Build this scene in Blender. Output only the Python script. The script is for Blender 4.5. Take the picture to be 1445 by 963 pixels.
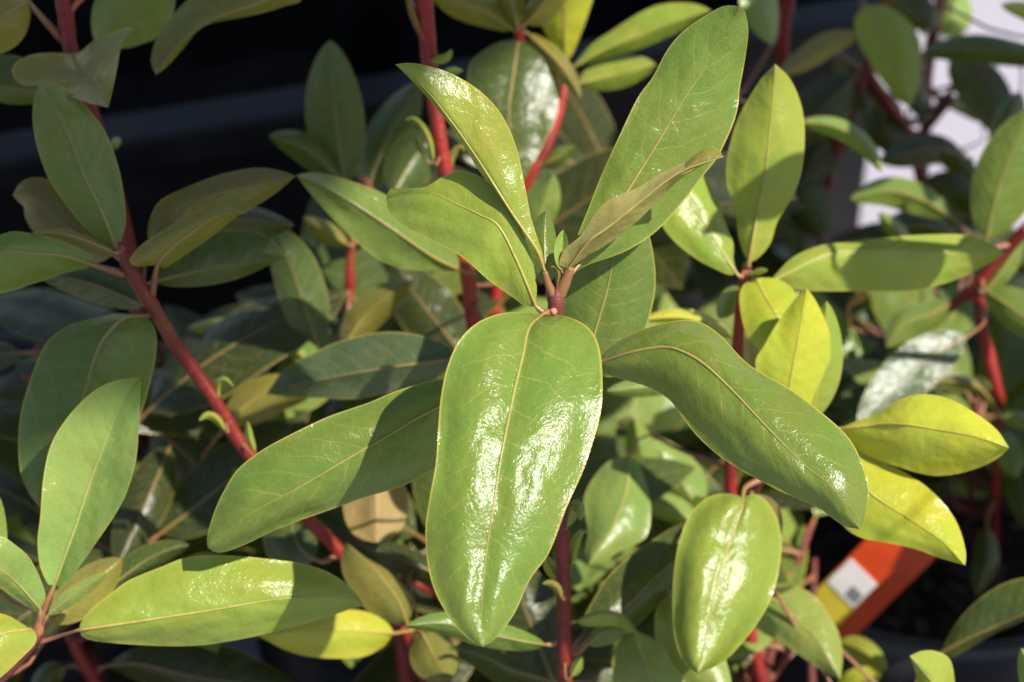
import bpy, math, random
from mathutils import Vector, Matrix, noise
random.seed(7)
R = math.radians
for o in list(bpy.data.objects): bpy.data.objects.remove(o)
S = bpy.context.scene
col = S.collection

# ------------------------------------------------------------------ camera
PW, PH = 1445.0, 963.0                 # size of the photograph in pixels
PITCH = R(42)
CAM = Vector((0.0, -0.6, 1.027))
FPX = 55.0 / 22.3 * PW
cd = bpy.data.cameras.new('camera'); cam = bpy.data.objects.new('camera', cd); col.objects.link(cam)
cam.location = CAM; cam.rotation_euler = (R(90) - PITCH, 0, 0)
cd.sensor_width = 22.3; cd.lens = 55.0; cd.clip_start = 0.01; cd.clip_end = 200
cd.dof.use_dof = True; cd.dof.focus_distance = 0.785; cd.dof.aperture_fstop = 5.6; cd.dof.aperture_blades = 7
S.camera = cam
RT = Vector((1, 0, 0)); FW = Vector((0, math.cos(PITCH), -math.sin(PITCH))); UP = Vector((0, math.sin(PITCH), math.cos(PITCH)))

# ------------------------------------------------------------------ light
SUN = (RT * 0.47 + UP * 0.42 - FW * 0.78).normalized()
w = bpy.data.worlds.new('World'); S.world = w; w.use_nodes = True
nt = w.node_tree; bg = nt.nodes['Background']
sky = nt.nodes.new('ShaderNodeTexSky'); sky.sky_type = 'NISHITA'; sky.sun_disc = False
sky.sun_elevation = math.asin(SUN.z); sky.sun_rotation = math.atan2(SUN.x, SUN.y)
nt.links.new(sky.outputs[0], bg.inputs[0]); bg.inputs[1].default_value = 0.085
sl = bpy.data.lights.new('sun', 'SUN'); sl.energy = 5.0; sl.angle = R(0.5); sl.color = (1, 0.95, 0.87)
so = bpy.data.objects.new('sun', sl); col.objects.link(so); so.rotation_euler = SUN.to_track_quat('Z', 'Y').to_euler()
so.location = (1, -1, 2)
S.cycles.max_bounces = 6; S.cycles.diffuse_bounces = 3; S.cycles.glossy_bounces = 2; S.cycles.transmission_bounces = 3
S.view_settings.view_transform = 'Standard'; S.view_settings.look = 'None'
S.view_settings.gamma = 1; S.view_settings.exposure = 1.1

# ------------------------------------------------------------------ helpers
def at(x, y, d):
    """pixel of the photograph + distance along the lens axis -> point in the place"""
    return CAM + (RT * ((x - PW / 2) / FPX) - UP * ((y - PH / 2) / FPX) + FW) * d
def at_z(x, y, z):
    v = RT * ((x - PW / 2) / FPX) - UP * ((y - PH / 2) / FPX) + FW
    return CAM + v * ((z - CAM.z) / v.z)
def tag(o, label=None, cat=None, group=None, kind=None):
    if label: o['label'] = label
    if cat: o['category'] = cat
    if group: o['group'] = group
    if kind: o['kind'] = kind
    return o
def empty(name, loc):
    o = bpy.data.objects.new(name, None); col.objects.link(o); o.location = loc; o.empty_display_size = 0.02
    return o
def mesh(name, verts, faces, mat, parent=None, uv=None, uv2=None, smooth=True, origin=None):
    me = bpy.data.meshes.new(name); me.from_pydata([tuple(v) for v in verts], [], faces); me.update()
    if uv:
        for ln, data in (('UVMap', uv), ('cm', uv2 or uv)):
            l = me.uv_layers.new(name=ln)
            for lp in me.loops: l.data[lp.index].uv = data[lp.vertex_index]
    if smooth: me.polygons.foreach_set('use_smooth', [True] * len(me.polygons))
    if mat: me.materials.append(mat)
    o = bpy.data.objects.new(name, me); col.objects.link(o)
    if parent:
        o.parent = parent; o.matrix_parent_inverse = WORLD_OF[parent.name].inverted() if parent.name in WORLD_OF else Matrix()
    return o
WORLD_OF = {}
def crom(pts, n, uniform=False):
    """Catmull-Rom through pts (tuples of any length), resampled to n by chord length"""
    P = [Vector(p) for p in pts]
    if len(P) == 2:
        return [P[0].lerp(P[1], i / (n - 1)) for i in range(n)]
    Q = [P[0] * 2 - P[1]] + P + [P[-1] * 2 - P[-2]]
    out = []
    for i in range(1, len(Q) - 2):
        a, b, c, d = Q[i - 1:i + 3]
        for k in range(10):
            t = k / 10
            out.append(0.5 * ((2 * b) + (c - a) * t + (2 * a - 5 * b + 4 * c - d) * t * t + (3 * b - a - 3 * c + d) * t ** 3))
    out.append(P[-1])
    L = [0]
    for i in range(1, len(out)):
        L.append(L[-1] + (Vector(out[i][:2]) - Vector(out[i - 1][:2])).length if len(out[i]) > 1 else 1)
    res = []; j = 0
    for i in range(n):
        s = L[-1] * i / (n - 1)
        while j < len(L) - 2 and L[j + 1] < s: j += 1
        t = (s - L[j]) / max(1e-9, L[j + 1] - L[j])
        res.append(out[j].lerp(out[j + 1], min(1, max(0, t))))
    return res

# ------------------------------------------------------------------ materials
class N:
    def __init__(s, name):
        s.m = bpy.data.materials.new(name); s.m.use_nodes = True; s.t = s.m.node_tree
        s.t.nodes.clear(); s.out = s.t.nodes.new('ShaderNodeOutputMaterial')
    def n(s, typ, **kw):
        o = s.t.nodes.new('ShaderNode' + typ)
        for k, v in kw.items(): setattr(o, k, v)
        return o
    def link(s, a, b): s.t.links.new(a, b)
    def inp(s, node, i, v):
        if hasattr(v, 'is_linked') or hasattr(v, 'links'): s.link(v, node.inputs[i])
        else: node.inputs[i].default_value = v
    def math(s, op, a, b=0.0, c=0.0, clamp=False):
        o = s.n('Math', operation=op); o.use_clamp = clamp
        s.inp(o, 0, a); s.inp(o, 1, b); s.inp(o, 2, c); return o.outputs[0]
    def mix(s, f, a, b, typ='MIX'):
        o = s.n('Mix', data_type='RGBA', blend_type=typ); s.inp(o, 0, f); s.inp(o, 6, a); s.inp(o, 7, b); return o.outputs[2]
    def noise(s, vec, scale, detail=2.0, rough=0.5):
        o = s.n('TexNoise'); s.inp(o, 'Scale', scale); s.inp(o, 'Detail', detail); s.inp(o, 'Roughness', rough)
        if vec is not None: s.link(vec, o.inputs['Vector'])
        return o.outputs['Fac']
    def ramp(s, f, a, b, lo=0.0, hi=1.0):
        o = s.n('MapRange'); s.inp(o, 0, f); o.inputs[1].default_value = a; o.inputs[2].default_value = b
        o.inputs[3].default_value = lo; o.inputs[4].default_value = hi; return o.outputs[0]
    def bsdf(s, color, rough, spec=0.5, normal=None, **kw):
        o = s.n('BsdfPrincipled'); s.inp(o, 'Base Color', color); s.inp(o, 'Roughness', rough); s.inp(o, 'Specular IOR Level', spec)
        if normal is not None: s.link(normal, o.inputs['Normal'])
        for k, v in kw.items(): s.inp(o, k, v)
        return o.outputs[0]
    def bump(s, h, dist, strength=1.0, normal=None):
        o = s.n('Bump'); o.inputs['Strength'].default_value = strength; o.inputs['Distance'].default_value = dist; s.link(h, o.inputs['Height'])
        if normal is not None: s.link(normal, o.inputs['Normal'])
        return o.outputs[0]
    def done(s, sh): s.link(sh, s.out.inputs['Surface']); return s.m

def leaf_material():
    k = N('leaf')
    uv = k.n('UVMap', uv_map='UVMap').outputs[0]; cm = k.n('UVMap', uv_map='cm').outputs[0]
    oi = k.n('ObjectInfo'); base = oi.outputs['Color']; rnd = oi.outputs['Random']
    off = k.n('VectorMath', operation='ADD'); k.link(cm, off.inputs[0])
    rv = k.n('CombineXYZ'); k.link(k.math('MULTIPLY', rnd, 37.0), rv.inputs[2]); k.link(rv.outputs[0], off.inputs[1]); cmr = off.outputs[0]
    sx = k.n('SeparateXYZ'); k.link(uv, sx.inputs[0]); u, v = sx.outputs[0], sx.outputs[1]
    vs = k.math('SUBTRACT', k.math('MULTIPLY', v, 2.0), 1.0)
    av = k.math('ABSOLUTE', vs)
    side = k.math('MULTIPLY', k.math('GREATER_THAN', vs, 0.0), 0.43)
    wob = k.math('MULTIPLY', k.math('SUBTRACT', k.noise(cmr, 0.7), 0.5), 0.9)
    q = k.math('ADD', k.math('MULTIPLY', k.math('SUBTRACT', u, k.math('MULTIPLY', k.math('POWER', av, 1.25), 0.17)), 10.5), k.math('ADD', wob, side))
    fr = k.math('ABSOLUTE', k.math('SUBTRACT', k.math('FRACT', q), 0.5))      # 0 on a vein, .5 between
    fade = k.ramp(av, 0.55, 0.95, 1, 0.05)
    vein = k.math('MULTIPLY', k.ramp(fr, 0.010, 0.035, 1, 0), fade)
    # fine net of small veins
    vor = k.n('TexVoronoi', feature='DISTANCE_TO_EDGE'); vor.inputs['Scale'].default_value = 5.5; k.link(cmr, vor.inputs['Vector'])
    net = k.ramp(vor.outputs[0], 0.0, 0.09, 1, 0)
    speck = k.ramp(k.noise(cmr, 17.0, 2.0, 0.6), 0.5, 0.68)
    blot = k.noise(cmr, 0.55, 2.0)
    fine = k.noise(cmr, 6.0, 3.0)
    c = k.mix(k.ramp(blot, 0.35, 0.7, 0, 0.55), base, k.mix(1.0, base, (1.42, 0.88, 0.8, 1), 'MULTIPLY'))
    c = k.mix(k.ramp(fine, 0.3, 0.7, 0, 0.35), c, k.mix(1.0, c, (0.72, 0.8, 0.75, 1), 'MULTIPLY'))
    c = k.mix(k.math('MULTIPLY', speck, 0.5), c, k.mix(0.5, base, (0.26, 0.12, 0.05, 1)))
    c = k.mix(k.math('MULTIPLY', net, 0.12), c, (0.30, 0.27, 0.06, 1))
    c = k.mix(k.math('MULTIPLY', vein, 0.27), c, (0.36, 0.28, 0.08, 1))
    edge = k.ramp(av, 0.965, 0.985)
    c = k.mix(k.math('MULTIPLY', edge, 0.6), c, (0.40, 0.30, 0.06, 1))
    tipb = k.ramp(u, 0.985, 1.0)
    c = k.mix(k.math('MULTIPLY', tipb, 0.6), c, (0.22, 0.09, 0.03, 1))
    under = k.mix(0.55, c, (0.27, 0.22, 0.085, 1))
    back = k.n('NewGeometry').outputs['Backfacing']
    cc = k.mix(back, c, under)
    pil = k.math('MULTIPLY', k.math('COSINE', k.math('MULTIPLY', fr, 6.283)), -0.5)
    h = k.math('ADD', k.math('MULTIPLY', k.noise(cmr, 12.0, 2.0, 0.6), 1.0), k.math('MULTIPLY', net, -0.16))
    b1 = k.bump(pil, 0.00006, 0.7)
    b2 = k.bump(k.noise(cmr, 0.8, 2.5), 0.0018, 0.9, b1)
    b3 = k.bump(h, 0.00018, 0.9, b2)
    rough = k.math('ADD', k.math('MULTIPLY', back, 0.3), k.ramp(k.noise(cmr, 2.2), 0.3, 0.7, 0.20, 0.29))
    pr = k.bsdf(cc, rough, k.math('ADD', 0.36, k.math('MULTIPLY', back, -0.2)), b3)
    tr = k.n('BsdfTranslucent'); k.link(k.mix(1.0, k.mix(0.15, base, (0.5, 0.6, 0.05, 1)), (1.55, 1.45, 0.5, 1), 'MULTIPLY'), tr.inputs[0]); k.link(b2, tr.inputs[1])
    ms = k.n('MixShader'); ms.inputs[0].default_value = 0.27; k.link(pr, ms.inputs[1]); k.link(tr.outputs[0], ms.inputs[2])
    return k.done(ms.outputs[0])

def midrib_material():
    k = N('midrib')
    uv = k.n('UVMap', uv_map='UVMap').outputs[0]
    sx = k.n('SeparateXYZ'); k.link(uv, sx.inputs[0]); u = sx.outputs[0]     # 0 at the stem, 1 at the tip
    oi = k.n('ObjectInfo'); base = oi.outputs['Color']
    yel = k.mix(0.55, (0.36, 0.23, 0.06, 1), base)
    c = k.mix(k.ramp(u, 0.10, 0.3), (0.17, 0.06, 0.03, 1), yel)
    c = k.mix(k.ramp(u, 0.45, 0.95, 0, 0.85), c, k.mix(0.6, (0.24, 0.13, 0.04, 1), base))
    tc = k.n('TexCoord').outputs['Object']
    c = k.mix(k.ramp(k.noise(tc, 600.0), 0.35, 0.7, 0, 0.4), c, (0.2, 0.09, 0.03, 1))
    return k.done(k.bsdf(c, 0.42, 0.45, k.bump(k.noise(tc, 1500.0), 0.0001, 0.6)))

def stem_material(name, c1, c2, rough=0.38):
    k = N(name)
    tc = k.n('TexCoord').outputs['Object']; uv = k.n('UVMap', uv_map='UVMap').outputs[0]
    f = k.noise(tc, 55.0, 3.0)
    c = k.mix(k.ramp(f, 0.35, 0.65), c1, c2)
    c = k.mix(k.ramp(k.noise(tc, 420.0, 2.0), 0.55, 0.75, 0, 0.4), c, (0.20, 0.06, 0.035, 1))
    c = k.mix(k.ramp(k.noise(tc, 26.0, 2.0), 0.56, 0.72, 0, 0.55), c, (0.24, 0.085, 0.022, 1))
    mp = k.n('Mapping'); k.link(uv, mp.inputs[0]); mp.inputs['Scale'].default_value = (1, 2, 1)
    rings = k.noise(mp.outputs[0], 9.0, 3.0)
    return k.done(k.bsdf(c, rough, 0.28, k.bump(rings, 0.0006, 0.8)))

LEAF = leaf_material(); RIB = midrib_material()
STEM = stem_material('red_stem', (0.17, 0.014, 0.010, 1), (0.095, 0.010, 0.009, 1))
STEM_RED = stem_material('bright_red_stem', (0.26, 0.017, 0.012, 1), (0.13, 0.012, 0.010, 1))
STEM_DK = stem_material('dark_shoot', (0.13, 0.030, 0.022, 1), (0.07, 0.02, 0.016, 1), 0.5)

def plastic_material(name, c1, c2, sp):
    k = N(name); tc = k.n('TexCoord').outputs['Object']
    n1 = k.noise(tc, 30.0, 4.0); n2 = k.noise(tc, 9.0, 2.0)
    c = k.mix(k.ramp(n1, 0.45, 0.75, 0, 0.7), c1, c2)
    return k.done(k.bsdf(c, k.ramp(n2, 0.3, 0.7, 0.42, 0.58), sp, k.bump(k.noise(tc, 400.0), 0.0003, 0.5)))
BLACK = plastic_material('black_plastic', (0.008, 0.008, 0.009, 1), (0.020, 0.019, 0.020, 1), 0.2)
POT = plastic_material('pot_plastic', (0.022, 0.022, 0.025, 1), (0.045, 0.043, 0.046, 1), 0.4)
def soil_material():
    k = N('soil'); tc = k.n('TexCoord').outputs['Object']
    c = k.mix(k.ramp(k.noise(tc, 120.0, 4.0), 0.35, 0.7), (0.012, 0.008, 0.006, 1), (0.06, 0.035, 0.026, 1))
    return k.done(k.bsdf(c, 0.85, 0.2, k.bump(k.noise(tc, 160.0, 4.0), 0.006, 1.0)))
SOIL = soil_material()
def bark_material():
    k = N('bark_chip'); tc = k.n('TexCoord').outputs['Object']
    c = k.mix(k.ramp(k.noise(tc, 45.0, 3.0), 0.4, 0.65), (0.012, 0.008, 0.007, 1), (0.075, 0.042, 0.034, 1))
    return k.done(k.bsdf(c, 0.8, 0.3))
CHIP = bark_material()
def ground_material():
    k = N('woven_cloth'); tc = k.n('TexCoord').outputs['Object']
    mp = k.n('Mapping'); k.link(tc, mp.inputs[0]); mp.inputs['Rotation'].default_value = (0, 0, 0.6)
    wv = k.n('TexWave', wave_type='BANDS', bands_direction='X'); wv.inputs['Scale'].default_value = 60; k.link(mp.outputs[0], wv.inputs[0])
    wv2 = k.n('TexWave', wave_type='BANDS', bands_direction='Y'); wv2.inputs['Scale'].default_value = 60; k.link(mp.outputs[0], wv2.inputs[0])
    ws = k.math('MULTIPLY', wv.outputs['Fac'], wv2.outputs['Fac'])
    c = k.mix(ws, (0.22, 0.205, 0.24, 1), (0.33, 0.315, 0.355, 1))
    c = k.mix(k.ramp(k.noise(tc, 7.0, 4.0), 0.45, 0.75, 0, 0.35), c, (0.20, 0.19, 0.205, 1))
    return k.done(k.bsdf(c, 0.8, 0.3, k.bump(ws, 0.001, 0.5)))
GROUND = ground_material()
def flat(name, c, rough=0.5):
    k = N(name); tc = k.n('TexCoord').outputs['Object']
    cc = k.mix(k.ramp(k.noise(tc, 90.0, 3.0), 0.4, 0.7, 0, 0.35), c, (c[0] * .6, c[1] * .6, c[2] * .6, 1))
    return k.done(k.bsdf(cc, rough, 0.4))

# ------------------------------------------------------------------ leaf colours (linear albedo)
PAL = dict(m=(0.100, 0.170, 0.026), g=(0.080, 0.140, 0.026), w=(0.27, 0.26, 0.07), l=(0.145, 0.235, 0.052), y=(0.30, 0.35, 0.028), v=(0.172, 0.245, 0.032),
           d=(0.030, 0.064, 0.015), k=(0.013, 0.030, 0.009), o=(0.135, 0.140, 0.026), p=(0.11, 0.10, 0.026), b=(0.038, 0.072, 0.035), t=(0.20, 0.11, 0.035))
def colour(c):
    r = PAL[c]; j = random.uniform(0.88, 1.12); h = random.uniform(0.93, 1.07)
    return (r[0] * j * h, r[1] * j, r[2] * j, 1)

# ------------------------------------------------------------------ plants
SHRUB = {}; STEMPTS = {}
def shrub(key, loc, label):
    o = empty('shrub', loc); tag(o, label, 'shrub', 'red-stemmed shrubs in black pots'); SHRUB[key] = o; STEMPTS[key] = []
    WORLD_OF[o.name] = Matrix.Translation(loc); return o

def tube(pts, rad, seg=10, ring=0.0):
    """verts, faces, uv of a round tapered tube through 3-D pts"""
    V, F, UV = [], [], []
    n = len(pts); L = 0
    T = [(pts[min(i + 1, n - 1)] - pts[max(i - 1, 0)]).normalized() for i in range(n)]
    a = T[0].orthogonal().normalized()
    tot = sum((pts[i + 1] - pts[i]).length for i in range(n - 1))
    for i in range(n):
        a = (a - T[i] * a.dot(T[i])).normalized(); b = T[i].cross(a)
        if i: L += (pts[i] - pts[i - 1]).length
        for s in range(seg):
            th = 2 * math.pi * s / seg
            rr = rad[i] * (1 + ring * noise.noise(pts[i] * 260 + a * math.cos(th)))
            V.append(pts[i] + (a * math.cos(th) + b * math.sin(th)) * rr); UV.append((L / tot, L * 100))
    for i in range(n - 1):
        for s in range(seg):
            F.append((i * seg + s, i * seg + (s + 1) % seg, (i + 1) * seg + (s + 1) % seg, (i + 1) * seg + s))
    V.append(pts[0]); UV.append((0, 0)); V.append(pts[-1]); UV.append((1, L * 100))
    for s in range(seg):
        F.append((len(V) - 2, (s + 1) % seg, s)); F.append((len(V) - 1, (n - 1) * seg + s, (n - 1) * seg + (s + 1) % seg))
    return V, F, UV

def stem(key, pts, mat=STEM, foot=None, name='stem', n=40):
    """pts: (x, y, depth, radius px) from top to bottom; foot: world point where it enters the soil"""
    P = [(*at(x, y, d), r * d / FPX) for x, y, d, r in pts]
    if foot:
        q = P[-1]; f = Vector(foot)
        for t in (0.35, 0.7, 1.0):
            m = Vector(q[:3]).lerp(f, t); m.z = q[2] + (f.z - q[2]) * t ** 0.9
            P.append((*m, q[3] * (1 + 0.25 * t)))
        P.append((f.x, f.y, f.z - 0.02, q[3] * 1.3))
    C = []
    for i in range(len(P) - 1):
        a = P[max(i - 1, 0)]; b = P[i]; c = P[i + 1]; e = P[min(i + 2, len(P) - 1)]
        for k in range(7):
            t = k / 7
            C.append([0.5 * (2 * b[j] + (c[j] - a[j]) * t + (2 * a[j] - 5 * b[j] + 4 * c[j] - e[j]) * t * t + (3 * b[j] - a[j] - 3 * c[j] + e[j]) * t ** 3) for j in range(4)])
    C.append(list(P[-1]))
    pts3 = [Vector(c[:3]) for c in C]; rad = [max(0.0004, c[3]) * (1 + 0.07 * noise.noise(Vector(c[:3]) * 120)) for c in C]
    V, F, UV = tube(pts3, rad, 12, 0.10)
    STEMPTS[key] += [(p, r) for p, r in zip(pts3, rad)]
    return mesh(name, V, F, mat, SHRUB[key], UV)

LOG = []
def build_leaf(key, M, A, B, c, under=False, gull=0.0016, nv=6, pet=None, rib=1.0, petiole=True, facing=None, name='leaf', fixed=None):
    """M, A, B: equal lists of 3-D points along the midrib and the two margins"""
    n = len(M); V, F, UV, CM = [], [], [], []
    s = 0; seed = random.uniform(0, 50)
    wmax = max((A[i] - M[i]).length for i in range(n)); wmax = max(wmax, 1e-4)
    Ltot = sum((M[i + 1] - M[i]).length for i in range(n - 1))
    LOG.append((key, Ltot * 100, max((A[i] - B[i]).length for i in range(n)) * 100))
    ph = random.uniform(0, 6)
    for i in range(n):
        if i: s += (M[i] - M[i - 1]).length
        view = (CAM - M[i]).normalized() if facing is None else facing
        for j in range(-nv, nv + 1):
            w = abs(j) / nv; E = A[i] if j < 0 else B[i]
            p = M[i].lerp(E, w)
            wid = (E - M[i]).length
            g = gull * min(1, wid / 0.015) * (math.sin(math.pi * min(1, w * 1.1)) if w < 0.9 else math.sin(math.pi * 0.99)) * (-1 if under else 1)
            rip = 0.0011 * min(1, wid / 0.012) * w * w * math.sin(ph + s * 150 + (2.0 if j < 0 else 0)) + 0.0008 * noise.noise(Vector((s * 90 + seed, j * wid * 25, seed)))
            V.append(p + view * (g + rip * min(1, wid / 0.01)))
            UV.append((i / (n - 1), 0.5 + 0.5 * j / nv)); CM.append((s * 100, (j / nv) * wid * 100))
    m = 2 * nv + 1
    for i in range(n - 1):
        for j in range(m - 1):
            F.append((i * m + j, i * m + j + 1, (i + 1) * m + j + 1, (i + 1) * m + j))
    i = n // 2; nn = (V[i * m + m - 1] - V[i * m]).cross(V[(i + 1) * m + nv] - V[i * m + nv])
    want = (CAM - M[i]) if facing is None else facing
    if (nn.dot(want) < 0) != under: F = [f[::-1] for f in F]
    lf = mesh(name, V, F, LEAF, SHRUB[key], UV, CM); lf.color = colour(c)
    # midrib with petiole
    P = [V[k * m + nv].copy() for k in range(n)]
    back = (P[0] - P[1]).normalized()
    head = []
    if pet: head = [at(*q) for q in pet]
    elif fixed is not None: head = [fixed, fixed.lerp(P[0] + back * 0.004, 0.6)]
    elif petiole and STEMPTS[key]:
        best = min(STEMPTS[key], key=lambda q: (q[0] - P[0]).length + 0.25 * max(0, q[0].z - P[0].z))
        dist = (best[0] - P[0]).length
        if dist > 0.0015:
            c1 = P[0] + back * dist * 0.4; e = best[0]
            sag = (FW * 0.25 + Vector((0, 0, -0.12))) * max(0, dist - 0.015)
            head = [e, e.lerp(c1, 0.5) + sag, c1 * 0.72 + e * 0.14 + P[0] * 0.14]
    if head:
        H = crom([tuple(q) for q in head] + [tuple(P[0])], 8)[:-1]
    else: H = []
    pts = H + P; nh = len(H); tot = len(pts)
    long_pet = nh and (H[0] - P[0]).length > 0.02
    rad = []
    for k in range(tot):
        if k < nh: rad.append((0.0015 - 0.0008 * k / max(1, nh)) * rib * (0.6 if long_pet else 1))
        else: rad.append(max(0.00012, 0.00062 * (1 - (k - nh) / n) ** 0.8) * rib * min(1, 0.35 + wmax / 0.022))
    V2, F2, UV2 = tube(pts, rad, 6)
    lh = sum((pts[k + 1] - pts[k]).length for k in range(nh)) if nh else 0
    tt = lh + Ltot
    # u runs 0..0.2 over the petiole and 0.2..1 over the blade
    UV3 = []
    for (uu, vv) in UV2:
        L = vv / 100
        UV3.append((0.2 * L / lh if lh and L < lh else 0.2 + 0.8 * (L - lh) / max(1e-6, Ltot), vv))
    rb = mesh('midrib', V2, F2, RIB, None, UV3); rb.color = lf.color
    rb.parent = lf; rb.matrix_parent_inverse = Matrix.Translation(-SHRUB[key].location) @ Matrix()
    rb.matrix_parent_inverse = (Matrix.Translation(SHRUB[key].location) @ WORLD_OF[SHRUB[key].name].inverted()).inverted()
    return lf

def prof(u, a=0.62, b=0.72):
    mx = a / (a + b); return (u ** a * (1 - u) ** b) / (mx ** a * (1 - mx) ** b) if 0 < u < 1 else 0.0

def leaf(key, mid, d, c, A=None, B=None, w=None, e=(0.006, 0.006), bow=0.0, n=26, nv=6, under=False, gull=0.0012, pet=None, rib=1.0, ab=(0.62, 0.72), petiole=True, name='leaf'):
    """traced leaf: mid = pixels from base to tip, d = depth (pair or one per point); margins traced (A, B) or half widths w=(a, b) in pixels;
    e = how far the two margins lie behind the midrib, in metres; bow = how far the middle arches towards the viewer"""
    if len(d) == len(mid) and len(mid) > 2: pts = [(x, y, dd) for (x, y), dd in zip(mid, d)]
    else:
        k = len(mid) - 1; pts = [(x, y, d[0] + (d[1] - d[0]) * i / k) for i, (x, y) in enumerate(mid)]
    # the third component must not drive the spacing
    Mp = crom(pts, n)
    if A is not None:
        b0, t0 = mid[0], mid[-1]
        Ap = crom([b0] + list(A) + [t0], n); Bp = crom([b0] + list(B) + [t0], n)
    else:
        Ap, Bp = [], []
        for i in range(n):
            t = (Vector(Mp[min(i + 1, n - 1)][:2]) - Vector(Mp[max(i - 1, 0)][:2])).normalized()
            left = Vector((t.y, -t.x)); p = prof(i / (n - 1), *ab); m = Vector(Mp[i][:2])
            Ap.append(m + left * w[0] * p); Bp.append(m - left * w[1] * p)
    M3, A3, B3 = [], [], []
    for i in range(n):
        u = i / (n - 1); p = min(1, 1.15 * prof(u, 0.5, 0.5)); dd = Mp[i][2] - bow * 4 * u * (1 - u)
        M3.append(at(Mp[i][0], Mp[i][1], dd)); A3.append(at(Ap[i][0], Ap[i][1], dd + e[0] * p)); B3.append(at(Bp[i][0], Bp[i][1], dd + e[1] * p))
    return build_leaf(key, M3, A3, B3, c, under, gull, nv, pet, rib, petiole, name=name)

CLEAR = [(1140, 730, 1445, 963), (-99, -99, 420, 400), (380, -99, 560, 200), (1312, 80, 1392, 205), (1170, 225, 1265, 275), (1335, -50, 1460, 62), (1165, 295, 1215, 332), (1120, -99, 1300, 60), (300, 250, 400, 330), (960, -99, 1120, 200), (830, 60, 960, 140)]
def px(q):
    v = q - CAM; d = v.dot(FW); return PW / 2 + v.dot(RT) / d * FPX, PH / 2 - v.dot(UP) / d * FPX, d
def free_leaf(key, base, direction, normal, L, W, c, droop=0.3, n=14, nv=3, node=None, dmin=0):
    t = direction.normalized(); nrm = (normal - t * normal.dot(t)).normalized(); sd = t.cross(nrm)
    M, A, B = [], [], []
    fold = random.uniform(-0.25, 0.3); curl = random.uniform(-0.1, 0.1)
    for i in range(n):
        u = i / (n - 1); m = base + t * L * u - nrm * droop * L * u * u * 0.5 + sd * curl * L * u * u
        p = prof(u) * W / 2
        M.append(m); A.append(m + sd * p - nrm * fold * p); B.append(m - sd * p - nrm * fold * p)
    for q in M[::3] + A[::3] + B[::3] + M[-1:]:
        x, y, d = px(q)
        if d < dmin or any(x0 < x < x1 and y0 < y < y1 for x0, y0, x1, y1 in CLEAR): return None
    return build_leaf(key, M, A, B, c, False, 0.0012, nv, facing=nrm, fixed=node)

# ------------------------------------------------------------------ the setting: ground cloth, pots, crate
gv = [(-6, -3, 0), (6, -3, 0), (6, 9, 0), (-6, 9, 0)]
tag(mesh('ground', gv, [(0, 1, 2, 3)], GROUND, smooth=False), kind='structure')

def lathe(profile, seg=56):
    V, F = [], []
    for r, z in profile:
        for s in range(seg):
            a = 2 * math.pi * s / seg; V.append(Vector((r * math.cos(a), r * math.sin(a), z)))
    for i in range(len(profile) - 1):
        for s in range(seg): F.append((i * seg + s, i * seg + (s + 1) % seg, (i + 1) * seg + (s + 1) % seg, (i + 1) * seg + s))
    return V, F
def body_mesh():
    V, F = lathe([(0.001, 0.004), (0.078, 0.004), (0.080, 0.0), (0.083, 0.004), (0.094, 0.10), (0.100, 0.178), (0.0975, 0.178), (0.092, 0.10), (0.076, 0.008), (0.001, 0.008)])
    return V, F
def rim_mesh():
    return lathe([(0.0985, 0.172), (0.1045, 0.172), (0.1065, 0.178), (0.1070, 0.196), (0.1055, 0.2005), (0.1020, 0.2015), (0.0985, 0.2005), (0.0972, 0.196), (0.0970, 0.178), (0.0985, 0.172)])
def soil_mesh(seed):
    V, F = [(0, 0, 0.166)], []
    for k in range(1, 15):
        for s in range(40):
            a = 2 * math.pi * s / 40; r = 0.0965 * k / 14
            V.append((r * math.cos(a), r * math.sin(a), 0.166 + 0.009 * noise.noise(Vector((r * math.cos(a) * 45, r * math.sin(a) * 45, seed))) + 0.004 * noise.noise(Vector((r * math.cos(a) * 150, r * math.sin(a) * 150, seed)))))
    for s in range(40): F.append((0, 1 + s, 1 + (s + 1) % 40))
    for k in range(13):
        for s in range(40): F.append((1 + k * 40 + s, 1 + (k + 1) * 40 + s, 1 + (k + 1) * 40 + (s + 1) % 40, 1 + k * 40 + (s + 1) % 40))
    return V, F
def chips_mesh(seed, n=520):
    rng = random.Random(seed); V, F = [], []
    for _ in range(n):
        a = rng.uniform(0, 6.283); r = 0.09 * math.sqrt(rng.random()); s = rng.uniform(0.001, 0.004)
        c = Vector((r * math.cos(a), r * math.sin(a), 0.169 + rng.uniform(0, 0.006)))
        rot = Matrix.Rotation(rng.uniform(0, 6.28), 3, 'Z') @ Matrix.Rotation(rng.uniform(-0.7, 0.7), 3, 'X')
        o = len(V)
        for dx, dy, dz in ((-1, -1, -1), (1, -1, -1), (1, 1, -1), (-1, 1, -1), (-1, -1, 1), (1, -1, 1), (1, 1, 1), (-1, 1, 1)):
            j = rng.uniform(0.6, 1.1); V.append(c + rot @ Vector((dx * s * 1.3 * j, dy * s * 0.7 * j, dz * s * 0.35 * j)))
        F += [(o, o + 3, o + 2, o + 1), (o + 4, o + 5, o + 6, o + 7), (o, o + 1, o + 5, o + 4), (o + 1, o + 2, o + 6, o + 5), (o + 2, o + 3, o + 7, o + 6), (o + 3, o, o + 4, o + 7)]
    return V, F
POTS = {}
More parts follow.
